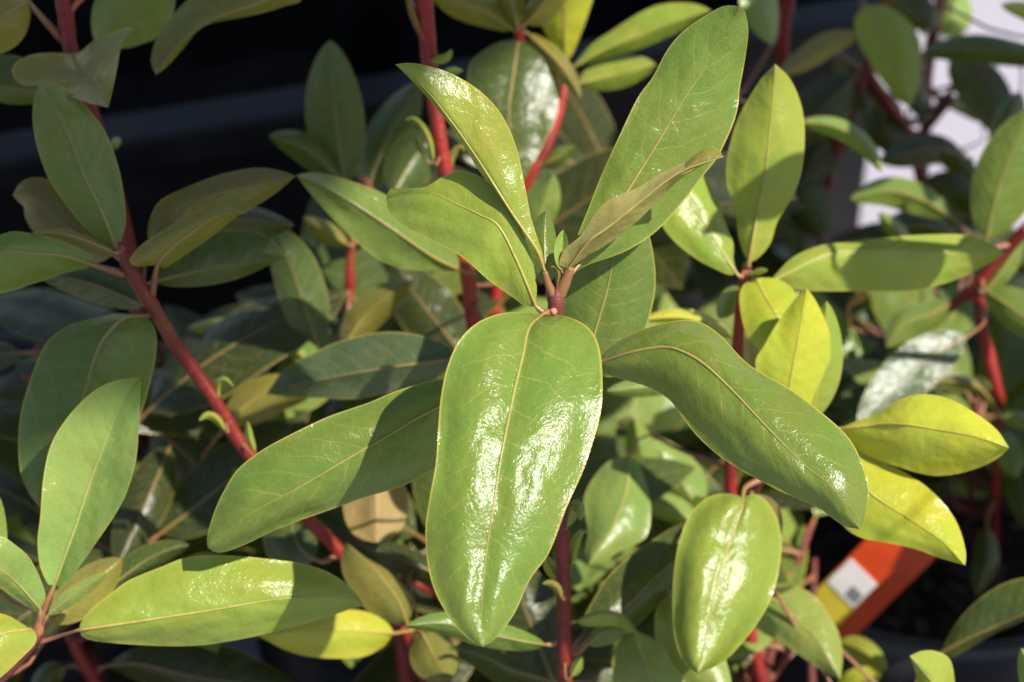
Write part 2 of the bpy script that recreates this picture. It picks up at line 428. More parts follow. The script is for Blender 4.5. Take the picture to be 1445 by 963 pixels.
def pot(key, x, y, label):
    r = empty('plant_pot', (x, y, 0)); WORLD_OF[r.name] = Matrix()
    tag(r, label, 'pot', 'black nursery pots')
    for nm, (V, F), mt in (('pot_wall', body_mesh(), POT), ('rim', rim_mesh(), POT), ('soil', soil_mesh(x * 9 + y), SOIL)):
        mesh(nm, V, F, mt, r)
    V, F = chips_mesh(int(x * 1000 + y * 77 + 5000)); tag(mesh('bark_chips', V, F, CHIP, r, smooth=False), kind='stuff')
    POTS[key] = (x, y)
pot('A', -0.02, -0.005, 'black nursery pot holding the shrub with the sharp bud rosette')
pot('C', -0.245, -0.005, 'black nursery pot of the shrub with the long pale half-shaded leaf')
pot('F', 0.225, -0.035, 'black nursery pot with a sunlit rim in front of the pot with the orange tag')
pot('D', -0.255, 0.225, 'black nursery pot beneath the shaded leaves beside the black crate')
pot('E', -0.03, 0.225, 'black nursery pot hidden under the tall red stem')
pot('K', 0.195, 0.222, 'black nursery pot of dark bark soil with an orange tag stuck in it')
pot('R', 0.42, 0.09, 'black nursery pot of the unseen leafy shrub added to shade the tagged pot')
def foot(key, dx=0.0, dy=0.0):
    x, y = POTS[key]; return (x + dx, y + dy, 0.165)

# black crate behind the plants
def crate():
    a = at_z(-40, 232, 0.27); b = at_z(640, 122, 0.27)
    ux = (b - a).normalized(); uy = Vector((-ux.y, ux.x, 0)); Lx = (b - a).length + 0.36; a = a - ux * 0.12; Ly = 0.42; H = 0.27; t = 0.006
    r = empty('plastic_crate', a); r.rotation_euler.z = math.atan2(ux.y, ux.x); WORLD_OF[r.name] = Matrix()
    r.location.z = 0
    tag(r, 'black plastic crate standing on the ground behind the shrubs', 'crate')
    def box(nm, x0, x1, y0, y1, z0, z1):
        V = [(x, y, z) for z in (z0, z1) for x, y in ((x0, y0), (x1, y0), (x1, y1), (x0, y1))]
        F = [(0, 3, 2, 1), (4, 5, 6, 7), (0, 1, 5, 4), (1, 2, 6, 5), (2, 3, 7, 6), (3, 0, 4, 7)]
        o = mesh(nm, V, F, BLACK, r, smooth=False); bv = o.modifiers.new('bevel', 'BEVEL'); bv.width = 0.003; bv.segments = 2; return o
    box('wall', 0, Lx, 0.014, 0.014 + t, 0.0, H - 0.022); box('wall', 0, Lx, Ly - t, Ly, 0.0, H - 0.003)
    box('wall', 0.0, t, 0.021, Ly - t - 0.001, 0.0, H - 0.003); box('wall', Lx - t, Lx, 0.021, Ly - t - 0.001, 0.0, H - 0.003)
    box('floor_panel', t + 0.001, Lx - t - 0.001, 0.022, Ly - t - 0.001, 0.003, 0.012)
    box('lip', -0.004, Lx + 0.004, -0.002, 0.022, H - 0.021, H)
    return r
crate()

# unseen cloth added overhead, edge shaped to shade the plants by the crate
def added_shade():
    def up_to(X, Y, z):
        p = CAM + RT * X + UP * Y; return p + SUN * ((z - p.z) / SUN.z)
    corner = [(.02, .43), (.385, .425), (1.1, .905), (1.1, 1.6), (.02, 1.6)]
    edge = []
    for i, (p, bend) in enumerate(zip(corner, (0, .075, 0, 0, 0))):
        q = corner[(i + 1) % len(corner)]
        for k in range(12):
            t = k / 12; nx, ny = -(q[1] - p[1]), q[0] - p[0]; b = bend * 4 * t * (1 - t) if bend else 0
            l = math.hypot(nx, ny); t2 = t
            edge.append((p[0] + (q[0] - p[0]) * t2 + nx / l * b, p[1] + (q[1] - p[1]) * t2 + ny / l * b))
    Z = 2.05
    top = [up_to(x, y, Z) for x, y in edge]; n = len(top)
    root = empty('added_shade_caster', (top[0].x, top[0].y, 0)); WORLD_OF[root.name] = Matrix.Translation(root.location)
    tag(root, 'unseen dark green cloth on slim poles, added to shade the plants below', 'shade sail')
    V = top + [p - Vector((0, 0, .003)) for p in top]
    mesh('cloth', V, [tuple(range(n)), tuple(range(2 * n - 1, n - 1, -1))] + [(i, i + n, (i + 1) % n + n, (i + 1) % n) for i in range(n)], flat('added_shade_cloth', (0.02, 0.035, 0.02, 1), 0.8), root, smooth=False)
    for x, y in corner[2:]:
        p = up_to(x, y, Z)
        Vp, Fp, Up = tube([Vector((p.x, p.y, 0)), Vector((p.x, p.y, 1.0)), Vector((p.x, p.y, Z + .03))], [.02] * 3, 12); mesh('pole', Vp, Fp, BLACK, root, Up)
added_shade()

# ------------------------------------------------------------------ shrubs
shrub('A', (-0.02, -0.005, 0.165), 'shrub with a rosette of broad glossy leaves around a tiny upright bud')
shrub('C', (-0.245, -0.005, 0.165), 'shrub with an upright folded green leaf beside a long flat leaf crossed by shadow')
shrub('D', (-0.255, 0.225, 0.165), 'shaded shrub with a saddle-shaped bent olive leaf hanging before the black crate')
shrub('E', (-0.03, 0.225, 0.165), 'shrub with a tall straight bare red stem and dull dark leaves behind the bud rosette')
shrub('F', (0.225, -0.035, 0.165), 'sunlit shrub with bright yellow-green young leaves beside the orange plant tag')
shrub('K', (0.195, 0.222, 0.165), 'shrub with thin dark red forking stems against the pale ground, growing from the tagged pot')

shrub('R', (0.42, 0.09, 0.165), 'unseen leafy shrub added to shade the dark soil of the tagged pot')
# --- A : stems
stem('A', [(787, 407, .801, 8.5), (785, 425, .802, 12.2), (784, 441, .804, 12.2), (784.5, 462, .807, 10.5)], STEM_DK, name='shoot')
stem('A', [(784.5, 448, .805, 9.5), (785, 470, .808, 10), (790, 600, .83, 9.5), (794, 765, .862, 10), (797, 947, .895, 10.5), (799, 1010, .905, 11)], STEM, foot('A', .02, .0))
for p in ([(769, 384, .797, 4), (773, 400, .799, 5.5), (780, 416, .801, 7)], [(806, 378, .797, 5), (799, 394, .799, 8), (789, 416, .802, 10)]):
    stem('A', p, flat('petiole_skin', (0.185, 0.085, 0.03, 1), 0.55), name='petiole')
stem('A', [(172, 352, .858, 6), (178, 372, .86, 9), (192, 395, .863, 11), (215, 432, .868, 10.5), (250, 490, .878, 10.5), (300, 560, .89, 10), (345, 633, .903, 10.5), (440, 738, .925, 10), (480, 780, .935, 10), (560, 880, .955, 11)], STEM, foot('A', -.012, .012))
V, F, U = tube([at(781, 440, .7925), at(781, 440, .7905), at(781.5, 440, .7895)], [.0013, .0012, .0005], 8); mesh('bud', V, F, flat('pink_bud', (0.55, 0.16, 0.13, 1)), SHRUB['A'], U)
V, F, U = tube([at(163, 208, .93), at(164, 200, .925), at(161, 196, .922)], [.001, .0019, .0006], 8); mesh('bud', V, F, flat('green_bud', (0.16, 0.24, 0.05, 1)), SHRUB['A'], U)

# --- A : central rosette
leaf('A', [(766, 444), (746, 464), (738, 500), (724, 560), (708, 640), (696, 715), (685, 790), (679, 860), (681, 913)],
     [.798, .783, .775, .766, .757, .752, .7495, .7465, .745], 'm',
     A=[(720, 441), (680, 452), (650, 478), (632, 515), (622, 560), (618, 610), (615, 655), (606, 705), (600, 750), (604, 800), (616, 840), (640, 880), (665, 905)],
     B=[(800, 447), (830, 462), (845, 488), (850, 530), (848, 580), (835, 630), (820, 672), (800, 715), (775, 780), (748, 818), (726, 866), (700, 900)],
     e=(.004, .006), n=60, nv=12, gull=.0030, rib=1.1, pet=[(783, 446, .805), (775, 441, .801)])
leaf('A', [(845, 512), (892, 497), (936, 490), (965, 497), (996, 516), (1037, 555), (1081, 602), (1138, 659), (1176, 690), (1213, 747)],
     [.806, .797, .791, .787, .783, .778, .773, .768, .766, .768], 'm',
     A=[(850, 500), (883, 475), (937, 456), (980, 453), (1013, 470), (1056, 514), (1111, 547), (1154, 578), (1200, 621), (1223, 674), (1225, 706), (1219, 738)],
     B=[(852, 527), (887, 538), (915, 547), (944, 564), (965, 592), (985, 617), (1011, 641), (1037, 659), (1068, 676), (1100, 693), (1153, 716), (1171, 729), (1192, 743)],
     e=(.010, .008), n=56, nv=10, gull=.0030, rib=1.0, pet=[(787, 470, .809), (815, 500, .806)])
leaf('A', [(690, 545), (650, 560), (598, 585), (552, 612), (502, 641), (448, 673), (399, 701), (355, 724), (293, 773)],
     [.818, .816, .814, .812, .811, .811, .812, .814, .821], 'm',
     A=[(660, 535), (620, 536), (598, 540), (554, 554), (521, 568), (466, 587), (425, 606), (386, 626), (360, 642), (334, 664), (316, 693), (303, 721), (293, 755)],
     B=[(675, 600), (640, 645), (598, 671), (575, 683), (544, 694), (513, 703), (482, 714), (445, 727), (414, 738), (380, 752), (352, 766), (321, 778), (305, 780)],
     e=(.004, .010), n=56, nv=10, gull=.002, rib=1.0, pet=[(786, 500, .812), (740, 528, .82)])
leaf('A', [(806, 388), (835, 350), (868, 298), (900, 247), (931, 197), (962, 145), (986, 109), (1006, 70), (1035, 26), (1045, 9)],
     [.802, .806, .808, .808, .807, .806, .805, .803, .798, .795], 'm',
     A=[(800, 372), (812, 340), (828, 300), (850, 245), (875, 190), (900, 138), (921, 109), (942, 70), (967, 42), (1006, 16), (1025, 8)],
     B=[(830, 374), (884, 354), (929, 324), (969, 279), (993, 247), (1012, 223), (1032, 182), (1041, 153), (1044, 125), (1051, 86), (1056, 44), (1051, 16)],
     e=(.002, .006), n=56, nv=10, gull=.0015, pet=[(790, 412, .803)])
leaf('A', [(803, 378), (831, 341), (860, 320), (900, 288), (957, 245), (1021, 221)], [.797, .789, .785, .781, .778, .777], 'w',
     A=[(789, 374), (797, 352), (821, 331), (841, 300), (860, 282), (900, 265), (926, 249), (960, 232), (990, 222)],
     B=[(812, 374), (828, 362), (857, 345), (900, 312), (934, 277), (962, 252), (995, 232)],
     e=(.005, .009), n=44, nv=8, under=True, gull=.0008, rib=1.1, pet=[(790, 412, .803), (797, 395, .799)])
leaf('A', [(960, 246), (985, 226), (1020, 221)], (.779, .7775), 'o', A=[(970, 228), (986, 214), (1004, 207), (1015, 212)], B=[(972, 244), (990, 230), (1005, 226)], e=(.002, .0), n=14, nv=4, rib=.3, petiole=False, name='leaf_tip')
leaf('A', [(768, 381), (757, 352), (722, 300), (684, 240), (662, 207), (640, 176), (601, 127), (558, 91)], [.798, .796, .794, .792, .790, .789, .787, .786], 'v',
     A=[(765, 374), (753, 350), (717, 300), (676, 241), (654, 206), (633, 175), (597, 131)],
     B=[(766, 360), (750, 309), (740, 259), (729, 209), (709, 164), (679, 130), (639, 105), (599, 92), (575, 89)],
     e=(.012, .001), n=44, nv=8, gull=.0008, pet=[(781, 414, .802), (773, 398, .799)])
leaf('A', [(756, 432), (730, 370), (704, 320), (678, 304), (652, 292), (600, 271), (545, 281)], [.802, .799, .797, .799, .802, .808, .820], 'v',
     A=[(757, 400), (746, 350), (722, 296), (690, 258), (655, 241), (626, 249), (600, 264), (570, 266), (550, 267)],
     B=[(742, 433), (725, 421), (691, 397), (652, 363), (609, 339), (569, 319), (550, 300)],
     e=(.000, .004), n=44, nv=8, gull=.0008, rib=1.1, pet=[(781, 446, .803), (768, 442, .803)])
leaf('A', [(828, 525), (839, 471), (857, 409), (868, 350), (885, 285)], (.838, .822), 'g', A=[(800, 500), (790, 440), (805, 370), (835, 320), (865, 290)], B=[(870, 530), (905, 480), (924, 414), (922, 360), (908, 310)],
     e=(.004, .008), n=34, nv=8, gull=.002, pet=[(787, 480, .809)])
leaf('A', [(772, 402), (768, 350), (770, 298)], (.812, .818), 'g', w=(28, 18), e=(.004, .004), gull=.001)
leaf('A', [(793, 382), (793, 350), (795, 324)], (.7985, .797), 'l', w=(11, 10), e=(-.002, -.002), n=16, nv=4, rib=.35, gull=.0003)
leaf('A', [(786, 404), (788, 388), (784, 378), (776, 377)], (.799, .797), 'p', w=(4, 4), e=(.001, .001), n=12, nv=3, rib=.3, gull=0)
# small side shoots low on the main stem
leaf('A', [(770, 910), (742, 906), (680, 893), (625, 880), (572, 883)], (.888, .86), 'g', w=(19, 20), bow=.004, e=(.006, .003))
leaf('A', [(800, 745), (806, 728), (814, 715), (820, 735)], (.855, .845), 'l', w=(12, 9), e=(.003, .003), n=14, nv=4, rib=.5)
leaf('A', [(806, 800), (812, 770), (820, 752), (830, 752)], (.868, .86), 'v', w=(8, 6), e=(.003, .003), n=14, nv=4, rib=.4)
leaf('A', [(793, 845), (786, 830), (776, 823), (765, 824)], (.868, .858), 'o', w=(6, 6), e=(.002, .002), n=12, nv=3, rib=.4)
leaf('A', [(788, 820), (776, 800), (768, 782)], (.872, .872), 'v', w=(9, 9), e=(.003, .003), n=12, nv=3, rib=.4)
leaf('A', [(806, 955), (815, 940), (822, 926)], (.885, .885), 'l', w=(8, 8), e=(.003, .003), n=12, nv=3, rib=.4)
leaf('A', [(813, 877), (850, 867), (877, 872), (895, 892)], (.885, .875), 'v', w=(6, 17), e=(.003, .004))
leaf('A', [(829, 910), (850, 893), (875, 884), (894, 890)], (.89, .88), 'g', w=(12, 20), e=(.004, .002))
leaf('A', [(827, 905), (876, 863), (925, 814), (956, 786), (975, 737)], (.90, .925), 'd', A=[(822, 880), (830, 860), (858, 814), (892, 783), (925, 760), (955, 742)], B=[(860, 908), (897, 884), (928, 853), (949, 838), (975, 800), (982, 760)], e=(.004, .006), n=34, nv=8)
leaf('A', [(895, 888), (903, 915), (912, 940), (930, 1010)], (.905, .90), 'l', A=[(930, 908), (951, 940), (966, 962), (955, 995)], B=[(880, 900), (868, 917), (864, 960), (890, 1000)], e=(.005, .005), n=24)
leaf('A', [(945, 838), (955, 870), (985, 930), (1030, 985)], (.915, .905), 'l', w=(38, 44), e=(.004, .006))

# --- A : left branch
leaf('A', [(163, 346), (143, 297), (119, 247), (99, 197), (80, 158), (58, 116)], (.858, .85), 'g',
     A=[(150, 342), (117, 318), (86, 279), (67, 249), (52, 205), (46, 166), (50, 130)], B=[(171, 340), (177, 318), (176, 287), (169, 244), (153, 195), (130, 160), (105, 135), (80, 120)], e=(.004, .004), n=34, nv=8, gull=-.001)
leaf('A', [(123, 371), (90, 361), (52, 358), (0, 357), (-70, 392)], (.855, .835), 'g', A=[(125, 379), (104, 382), (52, 399), (0, 414), (-50, 410)], B=[(130, 361), (80, 338), (26, 327), (0, 332), (-50, 355)], e=(.008, .003), n=30, nv=8, pet=[(178, 388, .862), (150, 380, .857)])
leaf('A', [(160, 360), (117, 336), (78, 305), (45, 277), (18, 275)], (.868, .885), 'p', w=(40, 48), e=(.004, .004))
leaf('A', [(160, 356), (125, 341), (86, 329), (42, 331)], (.855, .845), 'o', w=(9, 7), e=(.006, .004), under=True)
leaf('A', [(222, 374), (240, 352), (275, 325), (310, 304), (349, 300)], (.856, .838), 'o', A=[(195, 376), (182, 368), (208, 339), (260, 310), (300, 289), (318, 276), (331, 269), (343, 283)], B=[(233, 378), (260, 361), (300, 333), (331, 308)], e=(.004, .012), n=30, nv=8, pet=[(214, 418, .866), (218, 395, .862)])
leaf('A', [(216, 352), (252, 310), (275, 289), (310, 273), (360, 262), (417, 249)], (.872, .872), 'p', A=[(208, 330), (215, 300), (228, 282), (260, 266), (300, 250), (330, 242), (365, 237), (400, 242)], B=[(240, 345), (280, 325), (320, 312), (352, 296), (386, 275)], e=(.004, .008), n=30, nv=8, pet=[(178, 380, .862), (195, 368, .866)])
leaf('A', [(214, 398), (240, 392), (300, 378), (350, 370), (405, 361)], (.885, .89), 'd', A=[(225, 370), (260, 340), (320, 325), (370, 330)], B=[(245, 405), (300, 402), (350, 388)], e=(.004, .006))
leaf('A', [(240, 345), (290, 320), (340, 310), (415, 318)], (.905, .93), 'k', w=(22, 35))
leaf('A', [(205, 446), (179, 448), (161, 461), (143, 483), (130, 516), (118, 558), (95, 640), (56, 717)], [.868, .862, .858, .856, .855, .855, .856, .86], 'g',
     A=[(180, 443), (156, 444), (117, 453), (91, 463), (65, 485), (44, 532), (29, 584), (26, 628), (29, 667), (42, 698)], B=[(215, 456), (221, 475), (220, 500), (213, 537), (202, 576), (180, 640), (120, 700), (80, 715)], e=(.008, .008), n=36, nv=8)
leaf('A', [(203, 432), (160, 412), (110, 395), (50, 385)], (.885, .90), 'd', w=(24, 25))
for pts in ([(310, 572), (307, 550), (315, 536), (330, 546)], [(318, 608), (306, 592), (293, 586), (280, 594)], [(360, 638), (352, 618), (349, 594)]):
    leaf('A', pts, (.890, .882), 'v', w=(6, 6), e=(.002, .002), n=14, nv=3, rib=.5, gull=0)
leaf('A', [(445, 790), (425, 775), (412, 745), (420, 715)], (.935, .95), 'd', w=(45, 35))

# --- C : lower-left rosette
stem('C', [(56, 885, .842, 6), (50, 903, .844, 8), (28, 930, .85, 8), (0, 958, .858, 8.5), (-40, 1000, .875, 9)], STEM_DK, foot('C', .0, .0))
stem('C', [(58, 862, .84, 4), (57, 875, .841, 7), (53, 895, .843, 8)], flat('shoot_skin', (0.24, 0.10, 0.04, 1)), name='petiole')
leaf('C', [(77, 826), (99, 765), (112, 727), (130, 672), (145, 633), (164, 584), (182, 552), (199, 532)], (.838, .826), 'l',
     A=[(69, 826), (57, 801), (53, 765), (57, 729), (61, 677), (70, 633), (88, 599), (114, 568), (140, 547), (166, 537)], B=[(91, 827), (117, 793), (140, 760), (161, 729), (179, 695), (192, 649), (196, 605), (198, 558)], e=(-.004, -.008), n=40, nv=8, gull=-.0005, rib=1.0, pet=[(56, 880, .842), (64, 855, .84)])
leaf('C', [(112, 889), (182, 879), (234, 871), (300, 861), (370, 849), (417, 844), (466, 842), (500, 847), (514, 856)], (.834, .846), 'v',
     A=[(115, 877), (130, 858), (156, 838), (182, 819), (228, 800), (260, 788), (300, 784), (339, 785), (386, 790), (430, 796), (466, 809), (492, 827), (508, 845)],
     B=[(118, 900), (143, 906), (208, 911), (260, 912), (300, 909), (365, 897), (417, 884), (466, 870), (497, 859)], e=(.005, .010), bow=.003, n=50, nv=10, gull=.0015, pet=[(52, 908, .846), (80, 899, .844)])
leaf('C', [(68, 868), (100, 842), (151, 808)], (.838, .832), 'l', w=(11, 13), e=(.0, .003), n=20, rib=.8, pet=[(56, 885, .842)])
leaf('C', [(57, 860), (26, 825), (0, 804), (-55, 775)], (.838, .815), 'l', A=[(52, 864), (26, 848), (0, 830), (-40, 800)], B=[(64, 838), (44, 791), (21, 769), (0, 757), (-40, 757)], e=(.004, .002), n=26, nv=8, pet=[(55, 885, .842)])
leaf('C', [(42, 888), (0, 896), (-40, 930), (-70, 980)], (.836, .812), 'v', A=[(50, 893), (50, 908), (31, 928), (0, 957), (-40, 985)], B=[(34, 882), (0, 866), (-40, 880), (-70, 930)], e=(.006, .004), n=26, nv=8, pet=[(52, 900, .843)])
leaf('C', [(-5, 810), (-12, 750), (-6, 695)], (.85, .84), 'l', w=(22, 22))
leaf('C', [(72, 878), (115, 840), (172, 788)], (.86, .875), 'o', w=(30, 30))
leaf('C', [(150, 832), (200, 795), (235, 777), (267, 769)], (.90, .905), 'd', w=(20, 18), e=(.003, .006))

# --- D : top left
stem('D', [(78, -60, .895, 11), (89, 0, .90, 11.5), (95, 39, .905, 11.5), (102, 78, .91, 11), (128, 158, .925, 11), (165, 280, .95, 11), (190, 400, .975, 11), (200, 600, 1.01, 9), (196, 720, 1.03, 9)], STEM, foot('D', .05, -.03))
leaf('D', [(101, 77), (112, 96), (130, 114), (141, 130), (153, 152)], (.895, .846), 'o', A=[(85, 75), (60, 75), (37, 80), (18, 94), (20, 110), (34, 121), (62, 123), (91, 134), (130, 147)],
     B=[(112, 74), (135, 56), (166, 43), (187, 39), (178, 53), (171, 64), (166, 93), (159, 127)], e=(-.004, -.004), n=34, nv=8, gull=-.001, pet=[(102, 80, .908)])
leaf('D', [(215, -60), (187, 0), (165, 28), (138, 66)], (.92, .935), 'g', w=(60, 46))
leaf('D', [(440, -45), (380, -2), (310, 24), (270, 48), (238, 80), (220, 106)], (.90, .885), 'o', A=[(400, -70), (340, -32), (280, -10), (245, 20), (222, 52), (213, 86)], B=[(425, 0), (404, 8), (365, 20), (300, 33), (278, 45), (260, 67), (236, 94)], e=(.006, .006), n=34, nv=8, petiole=False)
stem('D', [(440, -45, .90, 5), (470, -70, .905, 6), (520, -130, .92, 7), (560, -200, .95, 8)], STEM, name='branch')
leaf('D', [(40, 3), (10, 20), (-60, 65)], (.895, .875), 'o', w=(45, 40), e=(.006, .006), pet=[(88, 56, .908), (62, 28, .90)], rib=1.7)
leaf('D', [(78, 134), (50, 129), (0, 122), (-60, 108)], (.925, .92), 'd', w=(22, 46), pet=[(125, 150, .924)])
stem('D', [(122, -10, .90, 5), (108, 5, .901, 5), (94, 22, .903, 6)], flat('petiole_red', (0.30, 0.09, 0.05, 1)), name='petiole')

# --- E : tall red stem, top rosettes, dull leaves
stem('E', [(590, -60, .90, 13), (598, 0, .905, 13.5), (605, 78, .915, 12), (614, 150, .92, 11), (628, 241, .93, 10.5), (648, 330, .94, 11), (661, 396, .945, 11.5), (666, 442, .95, 10.5), (690, 600, .98, 10), (705, 800, 1.03, 10)], STEM_RED, foot('E', .0, -.02), n=60)
stem('E', [(732, 40, .975, 6), (733, 52, .978, 7), (745, 90, .99, 7), (770, 160, 1.01, 7)], STEM_RED, name='branch')
stem('E', [(797, 120, 1.0, 6), (792, 145, 1.0, 7), (783, 175, 1.0, 7.5), (766, 220, 1.002, 9), (748, 248, 1.005, 9), (715, 330, 1.02, 9), (700, 430, 1.035, 9), (705, 640, 1.06, 9)], STEM_RED, foot('E', .02, .02))
stem('E', [(515, 250, 1.0, 5), (505, 300, 1.005, 7), (495, 349, 1.01, 7), (492, 422, 1.02, 7), (477, 468, 1.03, 7), (475, 580, 1.045, 9), (490, 700, 1.06, 9)], STEM_RED, foot('E', -.04, .01))
leaf('E', [(650, 382), (610, 362), (560, 328), (500, 288), (455, 262), (418, 248)], (.915, .885), 'g', A=[(632, 383), (600, 382), (572, 380), (541, 370), (515, 352), (492, 331), (466, 305), (440, 276)], B=[(640, 350), (600, 308), (541, 274), (521, 265), (487, 253), (456, 245), (432, 244)], e=(.006, .008), bow=.006, n=36, nv=8, gull=-.0015)
leaf('E', [(612, 228), (606, 200), (595, 178), (582, 167), (571, 171)], (.922, .915), 'v', w=(5, 5), e=(.002, .002), n=16, nv=3, rib=.5, gull=0)
leaf('E', [(604, 86), (620, 86), (632, 82), (638, 70)], (.913, .905), 'v', w=(8, 5), e=(.002, .002), n=14, nv=3, rib=.4, gull=0)
leaf('E', [(620, 112), (636, 102), (653, 100)], (.918, .912), 'l', w=(7, 7), e=(.002, .002), n=12, nv=3, rib=.4)
leaf('E', [(634, 246), (638, 222), (650, 208), (656, 215)], (.93, .925), 'o', w=(7, 5), e=(.002, .002), n=14, nv=3, rib=.4)
leaf('E', [(600, 60), (588, 30), (572, -15)], (.91, .90), 't', w=(7, 7), n=12, nv=3, rib=.6)
leaf('E', [(600, 222), (592, 204), (586, 190)], (.928, .924), 'l', w=(6, 6), n=10, nv=3, rib=.4)
leaf('E', [(732, 54), (726, 96), (718, 160), (724, 215), (738, 258)], (.978, .955), 'd', A=[(765, 68), (781, 95), (788, 125), (786, 161), (771, 197), (754, 228)], B=[(700, 62), (668, 84), (660, 110), (664, 160), (690, 220), (715, 250)], e=(.004, .006), n=30)
leaf('E', [(724, 42), (690, 20), (640, 2), (600, -25)], (.974, .96), 'o', w=(22, 24))
leaf('E', [(730, 38), (722, 5), (705, -45)], (.972, .965), 'o', w=(20, 20))
leaf('E', [(742, 34), (765, 10), (800, -45)], (.972, .965), 'o', w=(22, 24))
leaf('E', [(745, 48), (775, 75), (800, 105), (819, 138)], (.976, .96), 'o', w=(14, 14), e=(.008, .004))
leaf('E', [(797, 86), (797, 50), (795, 0), (790, -60)], (.998, .97), 'y', A=[(790, 76), (776, 57), (762, 28), (760, -20)], B=[(806, 80), (818, 52), (830, 20), (838, -15), (820, -45)], e=(.004, .004), n=24)
leaf('E', [(806, 97), (850, 72), (930, 40), (1003, 15)], (.998, .985), 'v', A=[(834, 64), (860, 46), (900, 20), (931, 7), (965, 4), (990, 8)], B=[(821, 92), (860, 79), (900, 70), (940, 54), (980, 32)], e=(.004, .006), n=26)
leaf('E', [(818, 118), (860, 108), (926, 92)], (1.002, 1.0), 'v', w=(28, 20))
leaf('E', [(765, 234), (782, 226), (812, 206)], (1.0, .99), 'l', w=(12, 12))
leaf('E', [(752, 330), (765, 290), (780, 245)], (.97, .96), 'l', w=(26, 24))
leaf('E', [(487, 262), (478, 200), (470, 130), (466, 57)], (1.0, .985), 'd', w=(42, 40), e=(.005, .005))
leaf('E', [(490, 265), (455, 228), (420, 205), (380, 191)], (.998, .985), 'd', w=(22, 24))
leaf('E', [(518, 270), (545, 200), (592, 115)], (1.005, 1.01), 'd', w=(32, 32))
leaf('E', [(555, 275), (580, 230), (620, 180)], (.99, 1.0), 'd', w=(34, 34))
leaf('E', [(490, 345), (465, 330), (428, 307)], (1.0, .99), 'o', w=(16, 14))
leaf('E', [(450, 492), (425, 416), (410, 375), (388, 320)], (.97, .96), 'd', A=[(417, 468), (404, 450), (388, 400), (378, 345)], B=[(462, 478), (464, 430), (453, 385), (435, 352), (409, 326)], e=(.004, .006))
leaf('E', [(484, 492), (515, 445), (545, 420), (581, 396)], (.985, .975), 'o', w=(24, 26))
leaf('E', [(432, 505), (390, 482), (330, 468), (264, 463)], (1.0, .985), 'v', w=(16, 22))
leaf('E', [(648, 506), (600, 512), (534, 521), (466, 533), (412, 545), (376, 556)], (.908, .93), 'b', A=[(600, 545), (549, 555), (500, 563), (456, 562), (410, 560)], B=[(630, 488), (590, 473), (540, 469), (482, 481), (445, 497), (404, 519)], e=(.006, .004), bow=.004, n=34, nv=8, gull=-.0012)
leaf('E', [(320, 600), (350, 570), (390, 552), (440, 556)], (.965, .96), 'o', w=(26, 34))
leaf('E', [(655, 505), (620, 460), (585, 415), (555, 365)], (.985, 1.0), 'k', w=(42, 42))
leaf('E', [(535, 655), (530, 700), (531, 766)], (.945, .935), 't', w=(46, 46), under=True, ab=(.4, .4))
leaf('E', [(640, 818), (580, 795), (490, 760)], (.96, .955), 'k', w=(22, 20))
leaf('E', [(575, 882), (560, 845), (525, 800), (488, 765)], (.935, .92), 'o', A=[(555, 880), (534, 871), (513, 856), (487, 817), (482, 788)], B=[(582, 860), (576, 835), (547, 806), (515, 786)], e=(.004, .004))
leaf('E', [(556, 894), (500, 890), (440, 890), (364, 897)], (.93, .905), 'y', A=[(549, 903), (539, 914), (508, 928), (445, 928), (404, 918)], B=[(545, 878), (510, 862), (450, 862), (400, 875)], e=(.006, .004))
leaf('E', [(595, 893), (612, 925), (634, 964)], (.93, .915), 'o', w=(32, 34))
leaf('E', [(780, 962), (720, 945), (680, 925), (634, 914)], (.945, .925), 'd', w=(24, 16))
leaf('E', [(782, 965), (752, 890), (715, 785)], (.965, .965), 'k', w=(52, 52))
stem('E', [(566, 886, .934, 5), (575, 900, .937, 7), (590, 940, .95, 8), (630, 1010, .98, 9)], STEM, foot('E', -.01, -.05), name='branch')
stem('E', [(566, 814, .97, 4), (593, 826, .968, 7), (630, 845, .985, 8), (700, 900, 1.04, 8)], STEM, name='branch')

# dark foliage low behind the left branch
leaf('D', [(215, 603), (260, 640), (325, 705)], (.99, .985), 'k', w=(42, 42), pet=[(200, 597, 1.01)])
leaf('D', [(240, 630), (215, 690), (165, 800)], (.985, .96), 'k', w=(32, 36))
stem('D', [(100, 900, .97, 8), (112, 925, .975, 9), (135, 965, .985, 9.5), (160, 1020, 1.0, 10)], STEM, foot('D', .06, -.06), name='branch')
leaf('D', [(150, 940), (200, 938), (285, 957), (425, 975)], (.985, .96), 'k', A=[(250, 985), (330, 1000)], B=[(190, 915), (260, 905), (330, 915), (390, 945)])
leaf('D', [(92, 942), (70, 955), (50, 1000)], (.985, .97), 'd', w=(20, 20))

# --- F : sunlit shrub on the right
stem('F', [(1054, 376, .898, 4), (1052, 392, .90, 7.5), (1046, 430, .905, 8), (1041, 490, .915, 8.5), (1034, 600, .935, 9), (1031, 690, .955, 9), (1045, 830, .98, 9), (1072, 947, 1.0, 9), (1090, 1010, 1.01, 9)], STEM_RED, foot('F', -.04, .03), n=60)
stem('F', [(1168, 612, .872, 5), (1150, 628, .875, 6), (1110, 655, .885, 7), (1072, 680, .895, 7.5), (1055, 720, .915, 8), (1045, 800, .965, 8)], STEM_DK, name='branch')
leaf('F', [(1057, 371), (1069, 302), (1079, 248), (1084, 208), (1091, 130), (1094, 91)], (.895, .875), 'v', A=[(1048, 354), (1041, 326), (1038, 292), (1027, 266), (1025, 235), (1030, 205), (1040, 171), (1056, 140), (1076, 109)],
     B=[(1069, 365), (1087, 344), (1097, 313), (1118, 279), (1129, 250), (1134, 221), (1135, 176), (1128, 140), (1113, 109)], e=(.006, .006), n=36, nv=8, rib=1.2)
